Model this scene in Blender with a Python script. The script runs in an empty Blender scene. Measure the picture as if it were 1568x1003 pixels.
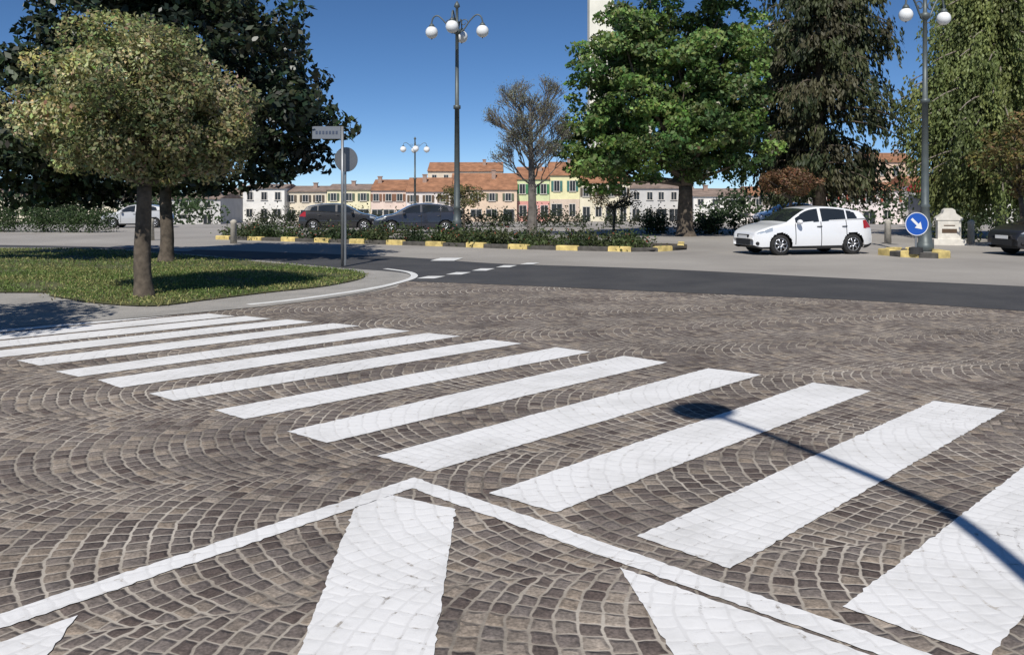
import bpy, bmesh, math, random
import numpy as np
from mathutils import Vector, Matrix
random.seed(7); rng=np.random.default_rng(11)
S=bpy.context.scene
S.view_settings.view_transform='Standard'; S.view_settings.look='None'; S.view_settings.exposure=0
COL=bpy.context.collection

# survey coordinates -> site metres (plane homography: straight lines stay straight)
_s,_c=math.sin(math.radians(8.67)),math.cos(math.radians(8.67))
def K(x,y):
    if y<.6: return (x,y)
    yd=(1.6*_c-y*_s)/(y*_c+1.6*_s); v=193.5+1220*yd; Yn=2080./v
    return (x/(y*_c+1.6*_s)*1220*Yn/1300.,Yn)
def KL(P): return [K(*p) for p in P]
def gz(y):
    t=min(max((y-55)/50.,0),1); return -2.*(t*t*(3-2*t))

# ---------------------------------------------------------------- helpers
def nodes(name):
    m=bpy.data.materials.new(name); m.use_nodes=True
    nt=m.node_tree; b=nt.nodes["Principled BSDF"]
    return m,nt,b
def N(nt,t,**kw):
    n=nt.nodes.new(t)
    for k,v in kw.items():
        if k in n.inputs: n.inputs[k].default_value=v
        else: setattr(n,k,v)
    return n
def ramp(nt,stops,interp='LINEAR'):
    r=nt.nodes.new("ShaderNodeValToRGB"); r.color_ramp.interpolation=interp
    e=r.color_ramp.elements
    while len(e)<len(stops): e.new(.5)
    for i,(p,c) in enumerate(stops):
        e[i].position=p; e[i].color=(c[0],c[1],c[2],1) if not isinstance(c,(int,float)) else (c,c,c,1)
    return r
def math_n(nt,op,a,b=None,c=None):
    n=nt.nodes.new("ShaderNodeMath"); n.operation=op
    for i,x in enumerate((a,b,c)):
        if x is None: continue
        if isinstance(x,(int,float)): n.inputs[i].default_value=x
        else: nt.links.new(x,n.inputs[i])
    return n.outputs[0]
def mixc(nt,f,a,b,mode='MIX'):
    n=nt.nodes.new("ShaderNodeMix"); n.data_type='RGBA'; n.blend_type=mode
    for i,x in ((0,f),(6,a),(7,b)):
        if isinstance(x,(int,float)): n.inputs[i].default_value=x
        elif isinstance(x,(tuple,list)): n.inputs[i].default_value=(x[0],x[1],x[2],1)
        else: nt.links.new(x,n.inputs[i])
    return n.outputs[2]
def simple(name,col,rough=.7,metal=0,var=.15,scale=3.,bump=0,coat=0):
    m,nt,b=nodes(name)
    g=N(nt,"ShaderNodeNewGeometry")
    n=N(nt,"ShaderNodeTexNoise",Scale=scale,Detail=5.)
    nt.links.new(g.outputs["Position"],n.inputs["Vector"])
    r=ramp(nt,[(.3,tuple(c*(1-var) for c in col)),(.7,tuple(min(1,c*(1+var)) for c in col))])
    nt.links.new(n.outputs[0],r.inputs[0]); nt.links.new(r.outputs[0],b.inputs["Base Color"])
    b.inputs["Roughness"].default_value=rough; b.inputs["Metallic"].default_value=metal
    if coat: b.inputs["Coat Weight"].default_value=coat; b.inputs["Coat Roughness"].default_value=.05
    if bump:
        bp=N(nt,"ShaderNodeBump",Strength=bump,Distance=.02); nt.links.new(n.outputs[0],bp.inputs["Height"]); nt.links.new(bp.outputs[0],b.inputs["Normal"])
    return m
_mc={}
def M(name,*a,**k):
    if name not in _mc: _mc[name]=simple(name,*a,**k)
    return _mc[name]

def mesh_obj(name,V,F,mat,parent=None,smooth=False,mats=None,midx=None):
    me=bpy.data.meshes.new(name); me.from_pydata([tuple(v) for v in V],[],F); me.update()
    for m_ in (mats or [mat]): me.materials.append(m_)
    if midx is not None: me.polygons.foreach_set("material_index",midx)
    if smooth: me.polygons.foreach_set("use_smooth",[True]*len(me.polygons))
    o=bpy.data.objects.new(name,me); COL.objects.link(o)
    if parent: o.parent=parent
    return o
def empty(name,loc=(0,0,0),rz=0,scale=1):
    o=bpy.data.objects.new(name,None); COL.objects.link(o); o.location=loc; o.rotation_euler=(0,0,rz); o.scale=(scale,)*3
    o.empty_display_size=.2
    return o
class B:
    def __init__(s): s.V=[]; s.F=[]
    def add(s,V,F):
        k=len(s.V); s.V+= [tuple(v) for v in V]; s.F+=[tuple(i+k for i in f) for f in F]; return s
    def box(s,x0,x1,y0,y1,z0,z1):
        return s.add([(x0,y0,z0),(x1,y0,z0),(x1,y1,z0),(x0,y1,z0),(x0,y0,z1),(x1,y0,z1),(x1,y1,z1),(x0,y1,z1)],
          [(0,3,2,1),(4,5,6,7),(0,1,5,4),(1,2,6,5),(2,3,7,6),(3,0,4,7)])
    def bbox(s,x0,x1,y0,y1,z0,z1,b=.02):
        return s.add([(x0,y0,z0),(x1,y0,z0),(x1,y1,z0),(x0,y1,z0),(x0,y0,z1-b),(x1,y0,z1-b),(x1,y1,z1-b),(x0,y1,z1-b),
          (x0+b,y0+b,z1),(x1-b,y0+b,z1),(x1-b,y1-b,z1),(x0+b,y1-b,z1)],
          [(0,3,2,1),(8,9,10,11),(0,1,5,4),(1,2,6,5),(2,3,7,6),(3,0,4,7),(4,5,9,8),(5,6,10,9),(6,7,11,10),(7,4,8,11)])
    def tube(s,P,R,n=8,cap=True):
        P=[Vector(p) for p in P]; V=[];F=[]
        up=None
        for i,p in enumerate(P):
            d=(P[min(i+1,len(P)-1)]-P[max(i-1,0)]).normalized()
            if up is None:
                up=Vector((1,0,0)) if abs(d.x)<.9 else Vector((0,1,0))
            a=(up-d*up.dot(d)).normalized(); b=d.cross(a); up=a
            r=R[i] if hasattr(R,'__len__') else R
            for k in range(n):
                t=2*math.pi*k/n; V.append(p+a*math.cos(t)*r+b*math.sin(t)*r)
        for i in range(len(P)-1):
            for k in range(n):
                k2=(k+1)%n; F.append((i*n+k,i*n+k2,(i+1)*n+k2,(i+1)*n+k))
        if cap: F.append(tuple(range(n))[::-1]); F.append(tuple((len(P)-1)*n+k for k in range(n)))
        return s.add(V,F)
    def sphere(s,c,r,n=16,m=10):
        rr=r if hasattr(r,'__len__') else (r,r,r); V=[];F=[]
        for i in range(m+1):
            a=math.pi*i/m
            for k in range(n):
                t=2*math.pi*k/n; V.append((c[0]+rr[0]*math.sin(a)*math.cos(t),c[1]+rr[1]*math.sin(a)*math.sin(t),c[2]+rr[2]*math.cos(a)))
        for i in range(m):
            for k in range(n):
                k2=(k+1)%n; F.append((i*n+k,(i+1)*n+k,(i+1)*n+k2,i*n+k2))
        return s.add(V,F)
    def prism_y(s,pts,y0,y1):
        n=len(pts); V=[(x,y0,z) for x,z in pts]+[(x,y1,z) for x,z in pts]
        F=[tuple(range(n)),tuple(range(n,2*n))[::-1]]+[(i+n,(i+1)%n+n,(i+1)%n,i) for i in range(n)]
        return s.add(V,F)
    def obj(s,name,mat,parent=None,smooth=False): return mesh_obj(name,s.V,s.F,mat,parent,smooth)

# ---------------------------------------------------------------- ground materials
def paving_nodes(nt):
    """setts laid in segmental arcs: real circular rows with radial joints"""
    mn=lambda *a: math_n(nt,*a)
    g=N(nt,"ShaderNodeNewGeometry"); pos=g.outputs["Position"]
    mp=N(nt,"ShaderNodeMapping"); nt.links.new(pos,mp.inputs[0]); mp.inputs["Rotation"].default_value=(0,0,math.radians(-14)); mp.inputs["Location"].default_value=(0,-.1,0)
    def warp(scale,amp,vin):
        nz=N(nt,"ShaderNodeTexNoise",Scale=scale,Detail=1.); nt.links.new(mp.outputs[0],nz.inputs["Vector"])
        sub=N(nt,"ShaderNodeVectorMath",operation='SUBTRACT'); nt.links.new(nz.outputs[1],sub.inputs[0]); sub.inputs[1].default_value=(.5,.5,.5)
        sc=N(nt,"ShaderNodeVectorMath",operation='SCALE'); nt.links.new(sub.outputs[0],sc.inputs[0]); sc.inputs[3].default_value=amp
        ad=N(nt,"ShaderNodeVectorMath",operation='ADD'); nt.links.new(vin,ad.inputs[0]); nt.links.new(sc.outputs[0],ad.inputs[1]); return ad.outputs[0]
    vv=warp(.13,1.1,mp.outputs[0]); vv=warp(1.1,.09,vv); vv=warp(11.,.036,vv)
    sx=N(nt,"ShaderNodeSeparateXYZ"); nt.links.new(vv,sx.inputs[0])
    x,y=sx.outputs[0],sx.outputs[1]; W=1.7; R=1.14; s=.104; bq=.094
    yy=mn('DIVIDE',y,W); fl=mn('FLOOR',yy); t=mn('SUBTRACT',mn('SUBTRACT',yy,fl),.5)
    yo=mn('MULTIPLY',t,W)
    root=mn('SQRT',mn('SUBTRACT',R*R,mn('MULTIPLY',yo,yo)))
    u=mn('SUBTRACT',mn('ADD',x,mn('MULTIPLY',fl,.047)),mn('SUBTRACT',R,root))
    un=mn('DIVIDE',u,s); n=mn('FLOOR',un); fu=mn('SUBTRACT',un,n)
    cosT=mn('DIVIDE',root,R)
    cxr=mn('ADD',mn('ADD',mn('MULTIPLY',n,s),R+s*.5),mn('MULTIPLY',fl,-.047))
    th=mn('ARCTAN2',yo,mn('SUBTRACT',cxr,x))
    q=mn('ADD',mn('DIVIDE',mn('MULTIPLY',th,R),bq),mn('ADD',mn('MULTIPLY',n,.5),mn('MULTIPLY',mn('SINE',mn('MULTIPLY',n,12.9)),.22)))
    m_=mn('FLOOR',q); fq=mn('SUBTRACT',q,m_)
    du=mn('MULTIPLY',mn('MULTIPLY',mn('MINIMUM',fu,mn('SUBTRACT',1.,fu)),s),cosT)
    dq=mn('MULTIPLY',mn('MINIMUM',fq,mn('SUBTRACT',1.,fq)),bq)
    db=mn('MULTIPLY',mn('SUBTRACT',.5,mn('ABSOLUTE',t)),W)
    d=mn('SMOOTH_MIN',mn('SUBTRACT',du,.0026),mn('SMOOTH_MIN',dq,db,.012),.014)
    def mr(src,a,b_,c0,c1):
        k=N(nt,"ShaderNodeMapRange",interpolation_type='SMOOTHSTEP'); nt.links.new(src,k.inputs[0]); k.inputs[1].default_value=a; k.inputs[2].default_value=b_; k.inputs[3].default_value=c0; k.inputs[4].default_value=c1; return k.outputs[0]
    joint=mr(d,.0012,.0065,1.,0.); dome=mr(d,0.,.022,0.,1.)
    cb=N(nt,"ShaderNodeCombineXYZ"); nt.links.new(n,cb.inputs[0]); nt.links.new(m_,cb.inputs[1]); nt.links.new(fl,cb.inputs[2])
    wn=N(nt,"ShaderNodeTexWhiteNoise",noise_dimensions='3D'); nt.links.new(cb.outputs[0],wn.inputs["Vector"]); rnd=wn.outputs[0]
    sc_=N(nt,"ShaderNodeSeparateColor"); nt.links.new(wn.outputs[1],sc_.inputs[0])
    r=ramp(nt,[(0,(.085,.067,.060)),(.2,(.122,.102,.092)),(.5,(.150,.131,.120)),(.72,(.180,.156,.136)),(.88,(.225,.187,.150)),(1,(.275,.24,.205))])
    nt.links.new(rnd,r.inputs[0])
    fine=N(nt,"ShaderNodeTexNoise",Scale=75.,Detail=4.); nt.links.new(pos,fine.inputs["Vector"])
    med=N(nt,"ShaderNodeTexNoise",Scale=14.,Detail=4.,Roughness=.6); nt.links.new(pos,med.inputs["Vector"])
    big=N(nt,"ShaderNodeTexNoise",Scale=.4,Detail=6.,Roughness=.65); nt.links.new(pos,big.inputs["Vector"])
    fr=ramp(nt,[(.3,.68),(.7,1.32)]); nt.links.new(fine.outputs[0],fr.inputs[0])
    md=ramp(nt,[(.3,.75),(.7,1.25)]); nt.links.new(med.outputs[0],md.inputs[0])
    br=ramp(nt,[(.3,(.74,.72,.71)),(.7,(1.45,1.42,1.38))]); nt.links.new(big.outputs[0],br.inputs[0])
    c=mixc(nt,1.,r.outputs[0],fr.outputs[0],'MULTIPLY'); c=mixc(nt,1.,c,md.outputs[0],'MULTIPLY'); c=mixc(nt,1.,c,br.outputs[0],'MULTIPLY')
    jn=N(nt,"ShaderNodeTexNoise",Scale=.9,Detail=6.,Roughness=.65); nt.links.new(pos,jn.inputs["Vector"])
    jc=ramp(nt,[(.36,(.10,.084,.07)),(.5,(.34,.30,.25)),(.66,(.54,.49,.42))]); nt.links.new(jn.outputs[0],jc.inputs[0])
    col=mixc(nt,joint,c,jc.outputs[0])
    h=mn('ADD',mn('MULTIPLY',dome,1.),mn('MULTIPLY',fine.outputs[0],.3))
    tilt=mn('MULTIPLY',mn('SUBTRACT',fu,.5),mn('SUBTRACT',sc_.outputs[1],.5))
    h=mn('ADD',h,mn('MULTIPLY',tilt,mn('MULTIPLY',dome,.9))); h=mn('ADD',h,mn('MULTIPLY',med.outputs[0],.5))
    return pos,col,joint,h,big
def cobble_mat():
    m,nt,b=nodes("porphyry_setts"); pos,col,j,h,big=paving_nodes(nt)
    nt.links.new(col,b.inputs["Base Color"]); b.inputs["Roughness"].default_value=.8; b.inputs["Specular IOR Level"].default_value=.3
    bp=N(nt,"ShaderNodeBump",Strength=.75,Distance=.012); nt.links.new(h,bp.inputs["Height"]); nt.links.new(bp.outputs[0],b.inputs["Normal"]); return m
def paint_on_setts():
    m,nt,b=nodes("white_paint_on_setts"); pos,col,j,h,big=paving_nodes(nt)
    n1=N(nt,"ShaderNodeTexNoise",Scale=13.,Detail=8.,Roughness=.8); nt.links.new(pos,n1.inputs["Vector"])
    n2=N(nt,"ShaderNodeTexNoise",Scale=1.6,Detail=7.,Roughness=.7); nt.links.new(pos,n2.inputs["Vector"])
    r=ramp(nt,[(.3,(.63,.625,.61)),(.55,(.79,.785,.775))]); nt.links.new(n2.outputs[0],r.inputs[0])
    w=mixc(nt,math_n(nt,'MULTIPLY',j,.2),r.outputs[0],(.42,.41,.40))
    wr=ramp(nt,[(.555,0.),(.63,1.)]); nt.links.new(n1.outputs[0],wr.inputs[0])
    f=math_n(nt,'MULTIPLY',wr.outputs[0],math_n(nt,'ADD',math_n(nt,'MULTIPLY',j,.8),.08))
    c=mixc(nt,f,w,col); nt.links.new(c,b.inputs["Base Color"]); b.inputs["Roughness"].default_value=.7
    bp=N(nt,"ShaderNodeBump",Strength=.2,Distance=.005); nt.links.new(h,bp.inputs["Height"]); nt.links.new(bp.outputs[0],b.inputs["Normal"]); return m
def asphalt(name,c0,c1,sc=.4,speck=.25):
    m,nt,b=nodes(name); g=N(nt,"ShaderNodeNewGeometry"); pos=g.outputs["Position"]
    big=N(nt,"ShaderNodeTexNoise",Scale=sc,Detail=6.,Roughness=.6); nt.links.new(pos,big.inputs["Vector"])
    f=N(nt,"ShaderNodeTexNoise",Scale=60.,Detail=3.); nt.links.new(pos,f.inputs["Vector"])
    r=ramp(nt,[(.3,c0),(.7,c1)]); nt.links.new(big.outputs[0],r.inputs[0])
    fr=ramp(nt,[(.3,1-speck),(.7,1+speck)]); nt.links.new(f.outputs[0],fr.inputs[0])
    nt.links.new(mixc(nt,1.,r.outputs[0],fr.outputs[0],'MULTIPLY'),b.inputs["Base Color"]); b.inputs["Roughness"].default_value=.85
    bp=N(nt,"ShaderNodeBump",Strength=.4,Distance=.006); nt.links.new(f.outputs[0],bp.inputs["Height"]); nt.links.new(bp.outputs[0],b.inputs["Normal"]); return m

def sheet(name,pts,z,mat,jit=0,step=.05,parent=None,conv=True):
    if conv: pts=KL(pts)
    P=[]
    if jit:
        for i,a in enumerate(pts):
            b=pts[(i+1)%len(pts)]; L=math.dist(a,b); n=max(1,int(L/step))
            for k in range(n):
                t=k/n; j=jit if k else 0
                P.append((a[0]+(b[0]-a[0])*t+random.gauss(0,j),a[1]+(b[1]-a[1])*t+random.gauss(0,j),z))
    else: P=[(x,y,z) for x,y in pts]
    bm=bmesh.new(); vs=[bm.verts.new(p) for p in P]; f=bm.faces.new(vs); bm.normal_update()
    if f.normal.z<0: f.normal_flip()
    bmesh.ops.triangulate(bm,faces=[f]); me=bpy.data.meshes.new(name); bm.to_mesh(me); bm.free(); me.materials.append(mat)
    o=bpy.data.objects.new(name,me); COL.objects.link(o)
    if parent: o.parent=parent
    return o
def ribbon(pts,w):
    P=[Vector(p) for p in pts]; L=[];R=[]
    for i,p in enumerate(P):
        d=(P[min(i+1,len(P)-1)]-P[max(i-1,0)]).normalized(); n=Vector((-d.y,d.x)); L.append(tuple(p+n*w/2)); R.append(tuple(p-n*w/2))
    return L+R[::-1]
def smooth_path(pts,n=6):
    P=[Vector(p) for p in pts]; out=[]
    for i in range(len(P)-1):
        p0=P[max(i-1,0)];p1=P[i];p2=P[i+1];p3=P[min(i+2,len(P)-1)]
        for k in range(n):
            t=k/n; out.append(tuple(.5*((2*p1)+(p2-p0)*t+(2*p0-5*p1+4*p2-p3)*t*t+(3*p1-p0-3*p2+p3)*t**3)))
    out.append(tuple(P[-1])); return out

m_cob=cobble_mat(); m_pw=paint_on_setts()
m_light=asphalt("worn_light_asphalt",(.27,.25,.225),(.38,.355,.32),.25)
m_dark=asphalt("fresh_asphalt",(.042,.042,.045),(.075,.073,.072),.8)
m_walk=asphalt("concrete_walk",(.27,.26,.24),(.38,.36,.33),1.5)
m_line=simple("road_paint",(.72,.72,.70),.7,var=.1,scale=6)

b=B(); ys=[-60,0,50]+[55+2.5*i for i in range(21)]+[150,300,900]; V=[];F=[]
for y_ in ys: V+=[(-700,y_,gz(y_)),(700,y_,gz(y_))]
for i in range(len(ys)-1): F.append((2*i,2*i+1,2*i+3,2*i+2))
b.add(V,F); b.obj("ground",m_light)
lower=smooth_path([(-2.35,17.04),(.21,16.06),(2.66,14.94),(5.78,13.58),(7.86,12.12),(12,8.9),(20,1.5),(28,-8)],5)
cob=[(-40,-14),(28,-14)]+lower[::-1]+[(-2.3,15.8),(-2.9,14.2),(-3.74,13.0),(-4.55,12.2),(-5.58,11.3),(-6.88,10.4),(-10,8.9),(-16,7.4),(-40,4)]
sheet("cobblestone_paving",cob,.004,m_cob)
upper=smooth_path([(28,1.5),(16,11.8),(10.27,15.92),(7.49,17.66),(3.62,20.45),(-.43,22.3),(-2.5,24.3),(-5.2,26.2),(-12,29.6),(-22,33.2),(-60,42)],5)
band=lower+upper+[(-60,36),(-20.3,31.2),(-12.0,27.6),(-7.53,23.7),(-4.97,21.2),(-3.4,19.9),(-2.5,18.9),(-2.2,17.9)]
sheet("asphalt_road",band,.008,m_dark)

# zebra crossing
z=empty("zebra_crossing")
ST=[[(1.33,3.0),(1.70,2.63),(4.6,5.4),(4.2,5.72)],[(.61,3.69),(.97,3.34),(3.89,6.11),(3.49,6.42)],[(-.13,4.28),(.23,4.0),(3.13,6.78),(2.75,7.11)],
[(-.87,4.95),(-.49,4.65),(2.38,7.45),(1.95,7.76)],[(-1.61,5.52),(-1.26,5.24),(1.6,8.06),(1.2,8.42)],[(-2.35,6.11),(-2.02,5.85),(.87,8.65),(.51,8.94)],
[(-3.12,6.68),(-2.79,6.42),(.12,9.2),(-.28,9.47)],[(-3.84,7.22),(-3.47,6.9),(-.64,9.72),(-1.07,9.97)],[(-4.44,7.6),(-4.09,7.36),(-1.31,10.13),(-1.76,10.41)],
[(-5.17,8.16),(-4.77,7.89),(-2.05,10.58),(-2.46,10.82)],[(-5.95,8.5),(-5.56,8.22),(-2.76,10.94),(-3.19,11.2)],[(-6.65,8.84),(-6.24,8.55),(-3.44,11.27),(-3.9,11.54)],
[(-7.3,9.1),(-6.85,8.8),(-4.05,11.54),(-4.54,11.82)],[(-8.0,9.35),(-7.5,9.05),(-4.95,11.6),(-5.4,11.3)],[(-8.6,9.25),(-8.1,9.0),(-6.3,10.6),(-6.8,10.35)]]
for i,s in enumerate(ST): sheet("stripe_%d"%(i+1),s,.009,m_pw,.0035,.03,z)
k=empty("island_marking")
o=Vector((-.58,4.54)); r=Vector((.742,-.671)); l=Vector((-.67,-.742)); w=.13
T=lambda a,b_:tuple(o+l*a+r*b_)
sheet("border_line",[T(0,0),T(0,4.6),T(w,4.6),T(w,w),T(4.6,w),T(4.6,0)],.009,m_pw,.0035,.03,k)
sheet("bar_1",[(-.84,4.07),(-.67,4.25),(-.30,4.04),(-.28,2.66),(-.25,1.2),(-.70,1.2),(-.77,2.66)],.009,m_pw,.0035,.03,k)
sheet("bar_2",[(.48,3.35),(1.14,2.78),(2.2,1.8),(1.2,1.2),(.75,1.2),(.58,2.66)],.009,m_pw,.0035,.03,k)
sheet("bar_3",[(-1.71,2.93),(-2.95,1.55),(-2.6,1.0),(-1.5,1.0),(-1.67,2.66)],.009,m_pw,.0035,.03,k)
rl=empty("road_line_markings")
sheet("edge_line",ribbon(smooth_path([(-4.3,12.9),(-3.74,13.58),(-2.95,15.0),(-2.47,16.3),(-2.22,17.9),(-2.5,19.3),(-3.25,20.4)]),.16),.013,m_line,0,.1,rl)
for i,(x,y,a,c_) in enumerate([(-1.95,24.0,.7,1.3),(-.72,20.1,.36,.7),(-.14,21.2,.36,.7),(-1.27,18.95,.36,.65),(-1.82,17.9,.4,.6),(.5,22.2,.36,.6)]):
    sheet("block_%d"%i,[(x-a/2-.1,y-c_/2),(x+a/2-.1,y-c_/2),(x+a/2+.1,y+c_/2),(x-a/2+.1,y+c_/2)],.013,m_line,0,.1,rl)
sheet("dash_back",[(-12.9,29.0),(-11.6,28.6),(-11.5,29.0),(-12.8,29.4)],.013,m_line,0,.1,rl)

edge_out=smooth_path([(-40,3.8),(-16,7.3),(-10,8.8),(-6.88,10.3),(-5.58,11.2),(-4.55,12.1),(-3.74,12.95),(-2.95,14.3),(-2.5,15.6),(-2.3,17.1),(-2.35,18.4),(-2.9,19.4),(-4.97,21.1),(-7.53,23.6),(-12,27.5),(-20.3,31.1),(-60,35.5)],4)
sheet("sidewalk",edge_out+[(-60,4)],.012,m_walk)
gr=smooth_path([(-60,12.5),(-20,13.5),(-9.43,14.6),(-8.17,14.0),(-6.86,13.0),(-5.73,12.6),(-5.2,13.4),(-4.5,14.6),(-3.7,15.8),(-3.3,17.6),(-3.7,19.1),(-4.97,20.6),(-7.53,23.0),(-12,26.8),(-20.3,30.4),(-60,34.6)],4)
m_soil=asphalt("lawn_soil",(.055,.065,.025),(.12,.12,.05),.9)
sheet("lawn",gr,.03,m_soil)

# ---------------------------------------------------------------- foliage
def leaf_mat(name,rough=.55,trans=.3,bright=1.):
    m,nt,b=nodes(name)
    a=N(nt,"ShaderNodeAttribute"); a.attribute_name="Col"
    nt.links.new(a.outputs[0],b.inputs["Base Color"]); b.inputs["Roughness"].default_value=rough
    b.inputs["Specular IOR Level"].default_value=.35
    tr=N(nt,"ShaderNodeBsdfTranslucent"); nt.links.new(a.outputs[0],tr.inputs[0])
    mx=N(nt,"ShaderNodeMixShader"); mx.inputs[0].default_value=trans
    nt.links.new(b.outputs[0],mx.inputs[1]); nt.links.new(tr.outputs[0],mx.inputs[2]); nt.links.new(mx.outputs[0],nt.nodes["Material Output"].inputs[0]); return m
m_leaf=leaf_mat("leaf"); m_gloss=leaf_mat("glossy_leaf",.4,.08)
def unit(v): return v/np.maximum(np.linalg.norm(v,axis=1,keepdims=True),1e-6)
def leaves(name,P,size,col,parent,mat=None,nrm=None,aspect=.55,nb=1.,long=None):
    n=len(P); P=np.asarray(P,float)
    rnd=unit(rng.normal(size=(n,3)))
    nn=unit(rnd+(nrm*nb if nrm is not None else 0))
    a=unit(np.cross(nn,unit(rng.normal(size=(n,3))))) if long is None else unit(long+rng.normal(size=(n,3))*.25)
    b_=unit(np.cross(nn,a)); s=size*(.6+.8*rng.random(n))[:,None]
    q=np.stack([P-a*s*.5,P+b_*s*aspect*.5,P+a*s*.5,P-b_*s*aspect*.5],1).reshape(-1,3)
    me=bpy.data.meshes.new(name); me.vertices.add(4*n); me.vertices.foreach_set("co",q.ravel())
    me.loops.add(4*n); me.loops.foreach_set("vertex_index",np.arange(4*n)); me.polygons.add(n)
    me.polygons.foreach_set("loop_start",np.arange(n)*4); me.polygons.foreach_set("loop_total",np.full(n,4)); me.update()
    ca=me.color_attributes.new("Col",'FLOAT_COLOR','POINT'); c4=np.ones((n,4)); c4[:,:3]=np.clip(col,0,1)
    ca.data.foreach_set("color",np.repeat(c4,4,axis=0).ravel())
    me.materials.append(mat or m_leaf)
    o=bpy.data.objects.new(name,me); COL.objects.link(o); o.parent=parent; return o
def clumps(ells,ncl,rmin,rmax,fr=(.45,1.)):
    out=[]; vol=np.array([e[1][0]*e[1][1]*e[1][2] for e in ells])**(2/3); pr=vol/vol.sum()
    for _ in range(ncl):
        c,r=ells[rng.choice(len(ells),p=pr)]
        d=rng.normal(size=3); d/=np.linalg.norm(d); f=fr[0]+(fr[1]-fr[0])*rng.random()**.6
        p=np.array(c)+np.array(r)*d*f
        out.append((p,rmin+(rmax-rmin)*rng.random(),d))
    return out
def crown(name,cl,per,size,palette,parent,mat=None,flat=.7,varc=.35,aspect=.55,nb=.9,light_bias=None):
    P=[];C=[];Nn=[]
    pal=np.array(palette,float); mr=np.mean([c[1]**2 for c in cl])
    for (p,r,d) in cl:
        n=int(per*(r*r)/mr)
        v=unit(rng.normal(size=(n,3))); rad=r*(.35+.65*rng.random((n,1))**.5)
        q=v*rad; q[:,2]*=flat; P.append(q+p); Nn.append(unit(v*.7+np.array([0,-.1,.35])+d*.4))
        t=rng.random()
        base=pal[rng.integers(len(pal))]*(1-varc+2*varc*t)
        if light_bias is not None: base=base*light_bias(p)
        C.append(base*(.75+.5*rng.random((n,1)))*(1+.12*rng.normal(size=(n,3))))
    return leaves(name,np.concatenate(P),size,np.concatenate(C),parent,mat,np.concatenate(Nn),aspect,nb)
m_bark=M("bark_grey_brown",(.10,.08,.06),.95,0,.4,9.,.8)
m_bark2=M("bark_pale",(.22,.19,.16),.95,0,.3,9.,.6)
def wob(a,b,n=6,w=.08):
    a=Vector(a);b=Vector(b);L=(b-a).length; out=[]
    ph=[random.uniform(-1,1) for _ in range(6)]
    for i in range(n+1):
        t=i/n; s=math.sin(t*math.pi)
        out.append(a.lerp(b,t)+Vector((ph[0]*s+ph[1]*math.sin(2*math.pi*t)*.5,ph[2]*s,ph[3]*s*.5))*w*L)
    return out
def limbs(B_,fork,cl,k,r0,r1=.015):
    idx=rng.choice(len(cl),min(k,len(cl)),replace=False)
    for i in idx:
        p=cl[i][0]; st=Vector(fork)+Vector((0,0,random.uniform(0,1)*max(0,(p[2]-fork[2])*.45)))
        pts=wob(st,p,6,.07); B_.tube(pts,[r0*(1-t/6)+r1*(t/6) for t in range(7)],6)
def place(name,base):
    nx,ny=K(base[0],base[1]); s=ny/base[1]*.965
    e=empty(name,(nx-s*base[0],ny-s*base[1],gz(ny)),0,s); return e
def tree(name,base,fork_z,tr,ells,ncl,cr,per,size,pal,mat=None,bark=None,k=26,lim=.09,topz=None,fr=(.45,1.),flat=.7,varc=.35,aspect=.55,light_bias=None,lean=(0,0),nb=.9,extra=None):
    e=place(name,base); bb=B()
    f=(base[0]+lean[0],base[1]+lean[1],fork_z)
    pts=wob(base,f,7,.03); bb.tube([pts[0]+Vector((0,0,-.05))]+pts,[tr*1.6,tr*1.35]+[tr*(1.08-.25*i/7) for i in range(1,8)],12)
    if topz: bb.tube(wob(f,(f[0],f[1],topz),7,.03),[tr*.83*(1-i/7)+.03 for i in range(8)],8)
    cl=clumps(ells,ncl,cr[0],cr[1],fr); limbs(bb,f,cl,k,lim)
    bb.obj("trunk",bark or m_bark,e,True)
    crown("foliage",cl,per,size,pal,e,mat,flat,varc,aspect,nb,light_bias)
    if extra:
        idx=rng.choice(len(cl),extra[0]); Pq=np.array([cl[i][0]+cl[i][2]*cl[i][1]*.9 for i in idx]); Pq=np.repeat(Pq,7,0)+rng.normal(size=(len(Pq)*7,3))*[.05,.05,.12]
        leaves("blossom_candles",Pq,.13,np.tile([.6,.56,.45],(len(Pq),1)),e)
    return e

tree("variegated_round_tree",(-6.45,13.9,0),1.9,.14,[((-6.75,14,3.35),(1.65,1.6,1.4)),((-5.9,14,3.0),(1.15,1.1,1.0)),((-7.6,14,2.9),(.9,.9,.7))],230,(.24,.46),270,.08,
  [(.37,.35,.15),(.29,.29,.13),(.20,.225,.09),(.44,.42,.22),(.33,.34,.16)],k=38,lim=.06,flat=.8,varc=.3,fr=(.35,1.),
  light_bias=lambda p: np.array([1,1,1])*(1.12 if (p[0]+6.5)*-.7+(p[2]-3.3)*.7>0 else .68))  # upper-left clumps lighter, the rest darker: sunlit side put into leaf colour
tree("magnolia_tree",(-9.9,22.8,0),2.3,.18,[((-9.5,23.2,5.6),(4.0,3.8,3.6)),((-13.6,24.0,4.3),(4.2,3.8,2.5)),((-7.0,23,3.9),(2.0,2.4,1.8)),((-10.5,23.5,8.3),(2.8,2.8,1.6)),((-12.5,24,2.9),(4.5,2.5,1.2))],380,(.5,.95),150,.23,
  [(.020,.034,.018),(.03,.045,.022),(.045,.06,.03),(.016,.026,.015)],m_gloss,k=30,flat=.6,varc=.4,aspect=.55,fr=(.25,1.))
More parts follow.
